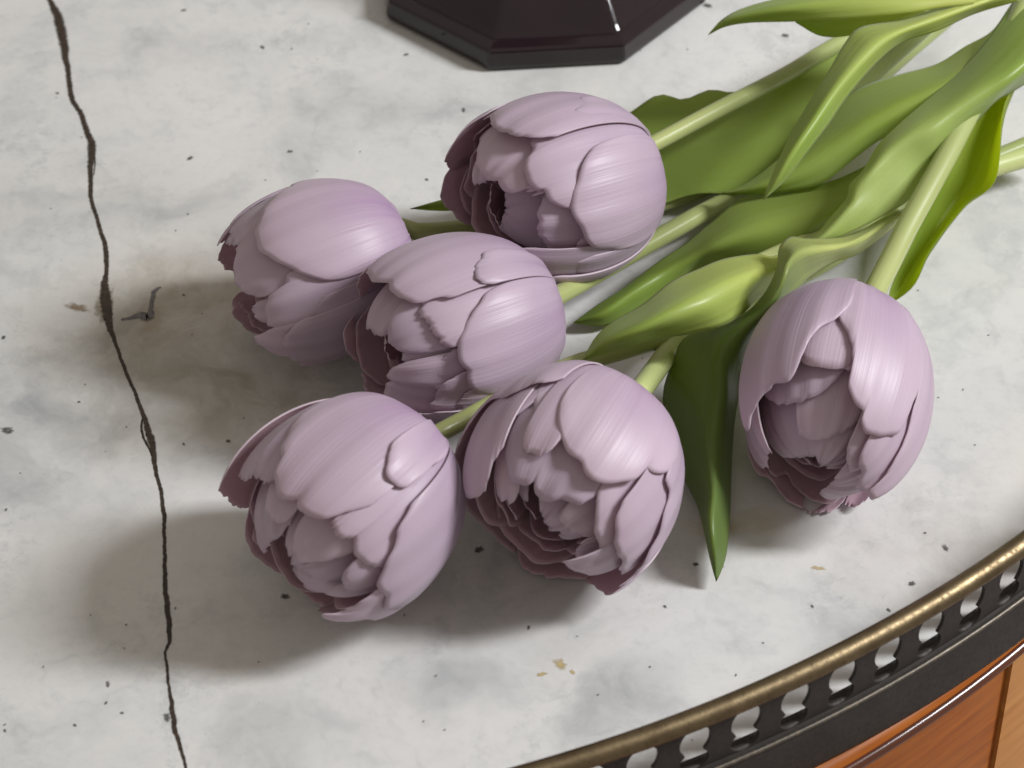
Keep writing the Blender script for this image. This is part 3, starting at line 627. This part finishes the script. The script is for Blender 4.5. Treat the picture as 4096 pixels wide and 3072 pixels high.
f5.build([
 (1.0, [(1030,90),(990,180),(980,215),(900,240),(850,270),(825,350),(825,450),(850,550),(880,640),(930,690),(990,705),(1005,760),(1050,810),(1120,835),(1200,850),(1280,845),(1340,830),(1390,780),(1418,750),(1428,780),(1460,790),(1530,780),(1600,720)]),
 (.98, [(1430,780),(1380,840),(1350,880),(1290,920),(1240,1000),(1205,1100),(1205,1250),(1230,1340),(1260,1370),(1235,1420),(1235,1470),(1290,1465),(1350,1430),(1400,1390),(1470,1280),(1560,1050)]),
 (1.03, [(1640,660),(1580,740),(1550,830),(1575,930),(1570,1000),(1530,1140),(1500,1230),(1440,1330),(1390,1410),(1330,1500),(1260,1595),(1400,1500)]),
 (.94, [(1140,830),(1090,900),(1075,1000),(1065,1100),(1075,1220),(1110,1310),(1160,1365),(1220,1360),(1250,1290)]),
 (.97, [(870,240),(760,350),(650,460),(580,540),(570,600),(590,640),(650,658),(720,655),(780,630),(840,560)]),
 (.955, [(870,200),(700,250),(560,320),(450,390),(405,470),(400,540),(430,600),(480,630),(540,610),(570,590),(640,500)]),
 (.93, [(560,600),(470,630),(465,700),(480,780),(520,850),(580,885),(630,880),(658,850),(645,900),(660,950),(710,980),(780,975),(850,950),(880,970),(920,995),(980,990),(1030,960),(1090,930),(1110,850)], False, .0011, 50, 26, .01),
 (1.02, [(860,130),(600,190),(400,270),(250,350),(200,430),(165,500),(160,555),(200,540),(280,480),(380,420),(480,350),(620,270),(780,190)]),
 (.98, [(410,480),(310,550),(240,650),(200,780),(195,900),(215,985),(260,960),(310,890),(350,760),(400,650),(440,600)]),
 (.9, [(460,650),(410,740),(390,850),(400,930),(430,980),(460,955),(500,990),(540,960),(560,890)]),
 (1.03, [(180,540),(110,620),(110,720),(160,900),(200,1010),(250,1090),(320,1160),(380,1210),(450,1270),(530,1315)], B),
 (.96, [(310,880),(340,1000),(380,1100),(450,1170),(550,1260),(650,1300),(770,1322)], B),
 (.84, [(450,960),(490,1070),(530,1150),(600,1220),(680,1280),(750,1310),(800,1300)], B),
 (.76, [(560,900),(575,1000),(630,1100),(690,1170),(740,1250),(800,1270)], B),
 (.75, [(690,940),(690,1050),(720,1120),(760,1160),(800,1150),(850,1050),(880,960)]),
 (.85, [(1010,950),(900,1000),(840,1040),(830,1090),(870,1150),(950,1200),(1070,1220)]),
 (.70, [(800,1130),(830,1200),(860,1240),(950,1220)]),
 (.93, [(1180,1365),(1050,1370),(930,1385),(840,1375),(880,1415),(960,1455),(1060,1465),(1150,1430)]),
 (.86, [(1080,1240),(1000,1260),(940,1320),(930,1350),(1000,1370),(1090,1350)]),
 (1.0, [(540,1280),(570,1390),(620,1450),(670,1478),(730,1465),(760,1490),(880,1500),(1000,1500)], B),
 (1.03, [(980,1490),(1060,1560),(1150,1605),(1250,1600),(1330,1530),(1400,1400)], B),
])
f6 = Flower((2880, 1100, .5907), None, (755, 835), (-.27, .96), .50, .0275, .0262, .0335)
tag(f6.root, 'lilac tulip standing off from the bunch, its cup turned to the gallery', 'tulip', 'lilac tulips on the marble')
f6.build([
 (1.0, [(930,120),(880,210),(810,285),(830,340),(865,400),(880,460),(900,500),(895,560),(920,620),(890,660),(868,740),(870,810),(900,870),(950,910),(985,920),(955,980),(975,1040),(1005,1080),(1130,1080),(1220,1050),(1250,950),(1290,870),(1330,800)]),
 (1.02, [(890,100),(895,170),(870,230),(800,290),(720,340),(650,400),(600,470),(560,560),(530,640),(490,690),(430,725),(355,720),(350,770),(300,800),(270,850),(235,920),(225,960),(220,1040),(200,1060),(175,1000),(160,900)]),
 (.95, [(790,300),(700,370),(640,440),(580,520),(550,590),(590,600),(640,580),(668,548),(695,590),(700,620),(780,635),(880,640),(915,640),(925,560)]),
 (.895, [(550,630),(450,710),(370,730),(305,790),(330,840),(390,875),(460,880),(540,865),(640,830),(720,780),(770,730),(830,660)]),
 (.85, [(660,810),(560,870),(535,930),(550,1010),(560,1060),(545,1080),(580,1105),(650,1110),(740,1090),(830,1060),(920,1010),(975,930)]),
 (.81, [(340,830),(345,900),(305,980),(310,1030),(345,1060),(360,1150),(400,1200),(480,1225),(560,1235),(640,1225),(700,1180),(780,1110)]),
 (.93, [(260,880),(225,960),(215,1060),(230,1150),(260,1240),(300,1300),(320,1300),(325,1200),(370,1200)]),
 (.81, [(880,1040),(780,1120),(700,1170),(655,1225),(670,1280),(740,1300),(800,1290),(850,1200),(890,1100)]),
 (.92, [(960,1000),(900,1070),(860,1160),(850,1260),(880,1320),(940,1320),(960,1200),(1010,1090)]),
 (.97, [(1020,1080),(970,1170),(940,1270),(945,1380),(890,1450),(940,1455),(1030,1440),(1110,1380),(1190,1240),(1240,1100)]),
 (.9, [(860,1250),(800,1340),(740,1410),(660,1450),(760,1455),(840,1440),(890,1400)]),
 (1.01, [(190,1040),(210,1180),(240,1280),(270,1340),(350,1380),(400,1470),(470,1540),(560,1568)], B),
 (.96, [(320,1290),(370,1350),(460,1340),(500,1420),(570,1500),(660,1540),(760,1530),(845,1470)], B),
 (1.03, [(540,1555),(620,1590),(700,1600),(780,1580),(835,1530)], B),
 (.75, [(420,1220),(450,1280),(500,1320),(550,1355),(545,1290),(530,1230)]),
 (.72, [(540,1220),(600,1290),(670,1330),(650,1260)]),
 (1.02, [(1345,790),(1310,870),(1290,980),(1260,1110),(1200,1230),(1100,1390),(1000,1480),(1010,1515),(1110,1450)]),
 (1.02, [(1010,1440),(990,1510),(900,1555),(840,1540)], B),
])

# ------------------------------------------------------------------ stems and leaves
def c1(x, y, z): return (2400+.7667*x, .7667*y, z)          # readings from an enlarged view -> photograph pixels
def c2(x, y, z): return (2100+.7233*x, 650+.7233*y, z)
def c3(x, y, z): return (2500+.7231*x, 1200+.7231*y, z)
def dd(x, y, z): return (1.8517*x, 1.8517*y, z)
def T(pts, r): return [(*p, r) for p in pts]

# tulip by the vase: stem across the broad flat leaf
tube('stem', T([c1(200,790,.030), c1(300,740,.029), c1(600,580,.027), c1(950,400,.024), c1(1150,280,.022), c1(1400,140,.020), c1(1700,0,.020), c1(1900,-90,.02)], .0026), STEM, f1.root)
leaf([[c1(1900,-60,.016), c1(1500,110,.018), c1(1300,180,.019), c1(1080,290,.020), c1(880,450,.018), c1(680,478,.017), c1(570,462,.016), c1(430,512,.014), c1(300,490,.012), c1(140,600,.010), c1(-200,820,.007), c1(-550,970,.008), c1(-800,1035,.012), c1(-990,1088,.016)],
      [c1(1930,-30,.012), c1(1560,170,.016), c1(1360,280,.016), c1(1180,460,.015), c1(900,640,.015), c1(760,720,.014), c1(620,750,.013), c1(480,790,.012), c1(340,830,.010), c1(180,890,.008), c1(-160,960,.006), c1(-540,1020,.008), c1(-800,1065,.012), c1(-990,1089,.016)],
      [c1(1960,0,.010), c1(1620,230,.010), c1(1440,350,.011), c1(1280,560,.011), c1(1050,860,.010), c1(900,960,.010), c1(720,1005,.010), c1(520,1010,.010), c1(380,1050,.008), c1(220,1100,.007), c1(-100,1060,.006), c1(-520,1080,.007), c1(-800,1100,.010), c1(-990,1090,.016)]], LEAF_DARK, f1.root, 0, 70, 22, .0007, .0006)

# tulip beside the crack: its stem runs under the others
tube('stem', T([(1600,905,.026), (1660,925,.024), (1900,910,.012), (2300,880,.006), (2800,760,.005), (3300,480,.006), (3700,150,.008), (3950,-60,.01)], .0027), STEM, f2.root)
leaf([[c1(2330,-260,.035), c1(2160,0,.036), c1(2050,160,.036), c1(1900,240,.035), c1(1750,330,.034), c1(1560,390,.032), c1(1340,470,.028), c1(1150,600,.024), c1(960,800,.021), c1(760,960,.018), c1(620,1010,.015)],
      [c1(2400,-200,.046), c1(2230,100,.046), c1(2110,260,.046), c1(1950,340,.045), c1(1790,440,.043), c1(1600,520,.040), c1(1400,620,.036), c1(1210,740,.031), c1(1010,880,.026), c1(800,980,.021), c1(620,1012,.015)],
      [c1(2440,-100,.040), c1(2260,220,.038), c1(2140,370,.037), c1(2000,480,.036), c1(1850,560,.035), c1(1640,640,.033), c1(1450,735,.030), c1(1300,850,.027), c1(1150,960,.023), c1(900,1008,.019), c1(620,1014,.015)]], LEAF, f2.root, 0, 64, 20, .0007, .0004)

# middle tulip: stem below the vase tulip, two leaves on its pale node above
tube('stem', T([(2190,1205,.030), (2290,1150,.020), (2480,1040,.012), (2760,880,.008), (2930,785,.006), (3150,600,.005), (3450,330,.012), (3720,90,.030), (3900,-80,.036)], .0030), STEM, f3.root)
leaf([[c1(2060,-160,.056), c1(1800,-120,.056), c1(1500,-90,.056), c1(1200,-60,.055), c1(950,-14,.053), c1(760,36,.050), c1(640,98,.047), c1(560,185,.044)],
      [c1(2000,-60,.060), c1(1800,-20,.060), c1(1500,0,.061), c1(1200,10,.060), c1(950,40,.058), c1(760,80,.054), c1(650,115,.050), c1(560,185,.044)],
      [c1(1950,20,.058), c1(1780,40,.058), c1(1580,72,.058), c1(1280,104,.056), c1(1000,112,.053), c1(780,118,.050), c1(650,140,.047), c1(560,185,.044)]], LEAF_PALE, f3.root, 0, 54, 16)
leaf([[c1(1640,0,.050), c1(1500,40,.050), c1(1380,60,.049), c1(1240,80,.048), c1(1130,90,.047), c1(1020,95,.046)],
      [c1(1700,60,.044), c1(1540,110,.044), c1(1420,140,.043), c1(1300,186,.042), c1(1150,188,.042), c1(1020,118,.046)]], LEAF_PALE, f3.root, -.1, 30, 12)
leaf([[c1(2150,-120,.050), c1(1900,-20,.052), c1(1600,95,.054), c1(1360,140,.056), c1(1280,220,.056), c1(1180,390,.055), c1(1050,600,.052), c1(960,770,.049), c1(890,930,.045), c1(850,1045,.041)],
      [c1(2180,-60,.056), c1(1930,30,.058), c1(1700,110,.060), c1(1500,190,.062), c1(1380,290,.062), c1(1240,450,.061), c1(1110,640,.058), c1(1000,800,.054), c1(920,940,.048), c1(850,1045,.041)],
      [c1(2200,0,.050), c1(1960,70,.050), c1(1760,160,.052), c1(1580,220,.053), c1(1450,320,.053), c1(1300,490,.053), c1(1190,650,.051), c1(1075,800,.049), c1(970,935,.045), c1(850,1045,.041)]], LEAF_PALE, f3.root, 0, 60, 18)

# tulip lying apart: long stem and the pale pointed leaf with its darker neighbour
tube('stem', T([(1690,1775,.030), (1760,1730,.028), (1840,1690,.028), (2000,1600,.028), (2280,1465,.025), (2500,1400,.020), (2720,1330,.014), (3050,1180,.010), (3350,1020,.010), (3700,760,.012), (4150,560,.014)], .0027), STEM, f4.root)
leaf([[c2(1480,470,.022), c2(1370,518,.026), c2(1280,506,.030), c2(1100,532,.033), c2(950,590,.035), c2(800,662,.036), c2(640,790,.036), c2(470,890,.034), c2(390,965,.033), c2(345,1040,.032), c2(318,1098,.031)],
      [c2(1450,560,.030), c2(1345,600,.036), c2(1270,610,.041), c2(1110,670,.045), c2(960,750,.047), c2(800,830,.047), c2(640,910,.045), c2(490,975,.041), c2(410,1010,.037), c2(355,1060,.034), c2(318,1098,.031)],
      [c2(1440,640,.022), c2(1330,720,.026), c2(1290,745,.030), c2(1200,840,.033), c2(1080,910,.035), c2(900,952,.035), c2(740,972,.035), c2(560,1022,.034), c2(430,1058,.033), c2(365,1080,.032), c2(318,1098,.031)]], LEAF_PALE, f4.root, 0, 60, 20)
leaf([[c2(2000,-40,.022), c2(1700,100,.020), c2(1450,140,.017), c2(1200,195,.014), c2(1030,330,.012), c2(900,440,.010), c2(760,532,.009), c2(560,682,.008), c2(400,785,.006), c2(268,886,.004)],
      [c2(1980,80,.026), c2(1720,240,.025), c2(1480,300,.023), c2(1240,370,.021), c2(1060,450,.018), c2(930,520,.014), c2(790,600,.011), c2(600,720,.010), c2(430,830,.008), c2(268,886,.004)],
      [c2(1900,220,.018), c2(1650,400,.016), c2(1520,500,.014), c2(1300,550,.011), c2(1080,560,.009), c2(950,590,.006), c2(830,690,.004), c2(660,800,.003), c2(450,898,.003), c2(268,888,.004)]], LEAF_DARK, f4.root, 0, 60, 20)

# wide open tulip: thick stem, pale sheath, long leaf that hangs to the table, shade in its blade colour
tube('stem', T([(2540,1590,.029), (2600,1510,.022), (2680,1400,.014), (2780,1270,.012), (2950,1110,.014), (3200,985,.016), (3450,870,.016), (3620,790,.014), (3900,690,.012), (4200,600,.012)], .0033), STEM_PALE, f5.root)
leaf([[c2(2060,250,.022), c2(1800,400,.025), c2(1560,420,.034), c2(1470,410,.038), c2(1405,470,.040), c2(1390,590,.038), c2(1310,740,.034), c2(1180,850,.028), c3(340,200,.020), c3(265,340,.016), c3(215,480,.012), c3(212,640,.009), c3(250,850,.006), c3(340,1020,.005), c3(400,1140,.004), c3(440,1300,.004), c3(470,1440,.003), c3(503,1556,.003)],
      [c2(2080,280,.028), c2(1820,440,.033), c2(1620,480,.042), c2(1520,500,.046), c2(1460,560,.048), c2(1430,650,.046), c2(1360,780,.041), c2(1260,870,.036), c3(560,230,.030), c3(522,330,.027), c3(520,500,.024), c3(492,700,.022), c3(482,850,.020), c3(488,1050,.018), c3(476,1200,.017), c3(482,1330,.014), c3(496,1460,.008), c3(503,1556,.003)],
      [c2(2090,320,.022), c2(1850,500,.022), c2(1700,555,.024), c2(1580,630,.028), c2(1520,690,.030), c2(1450,770,.030), c2(1400,840,.029), c2(1330,900,.027), c3(690,260,.022), c3(655,400,.018), c3(632,520,.014), c3(605,680,.011), c3(592,850,.009), c3(585,1040,.007), c3(580,1200,.006), c3(562,1390,.005), c3(535,1490,.004), c3(505,1557,.003)]], LEAF_LONG, f5.root, 0, 90, 22)

# tulip standing off: upright stem, twisted leaf and a sunlit leaf behind it
tube('stem', T([dd(1868,690,.030), dd(1885,640,.030), dd(1925,560,.031), dd(1960,490,.033), dd(2040,345,.038), dd(2100,230,.041), dd(2160,120,.043), dd(2230,-20,.045)], .0034), STEM, f6.root)
leaf([[c1(2420,-250,.040), c1(2290,-120,.042), c1(2160,0,.044), c1(2030,200,.045), c1(1890,350,.044), c1(1700,520,.042), c1(1560,650,.040), c1(1450,760,.037), c1(1370,890,.034), c1(1300,960,.032), c1(1285,1030,.030), c1(1220,1110,.028), c1(1130,1220,.027), c1(1045,1302,.026)],
      [c1(2480,-80,.052), c1(2380,60,.053), c1(2260,200,.054), c1(2110,330,.053), c1(1960,450,.051), c1(1790,580,.048), c1(1640,680,.046), c1(1510,775,.043), c1(1410,890,.040), c1(1335,965,.037), c1(1320,1035,.035), c1(1265,1110,.033), c1(1150,1225,.029), c1(1045,1302,.026)],
      [c1(2500,40,.050), c1(2420,160,.052), c1(2300,290,.053), c1(2160,410,.052), c1(2020,510,.049), c1(1870,620,.046), c1(1740,720,.044), c1(1620,800,.041), c1(1500,910,.038), c1(1420,990,.036), c1(1380,1060,.034), c1(1300,1140,.032), c1(1170,1240,.029), c1(1045,1302,.026)],
      [c1(2540,160,.040), c1(2460,260,.040), c1(2330,370,.040), c1(2200,450,.039), c1(2060,530,.037), c1(1960,640,.035), c1(1850,770,.034), c1(1740,900,.032), c1(1650,1000,.031), c1(1590,1060,.030), c1(1510,1110,.029), c1(1380,1180,.028), c1(1210,1250,.027), c1(1045,1303,.026)]], LEAF_BLOOM_LIT, f6.root, 0, 70, 26, .0007, .0003)
leaf([[dd(2225,60,.036), dd(2130,215,.033), dd(2060,330,.028), dd(2010,430,.023), dd(1960,545,.016), dd(1925,620,.010), dd(1918,660,.007)],
      [dd(2240,80,.028), dd(2160,250,.026), dd(2120,380,.020), dd(2060,450,.016), dd(1995,550,.012), dd(1950,620,.008), dd(1918,660,.007)],
      [dd(2250,110,.036), dd(2172,220,.036), dd(2152,385,.030), dd(2085,445,.025), dd(2010,540,.019), dd(1975,615,.012), dd(1918,660,.007)]], LEAF_SUN, f6.root, 0, 54, 18)
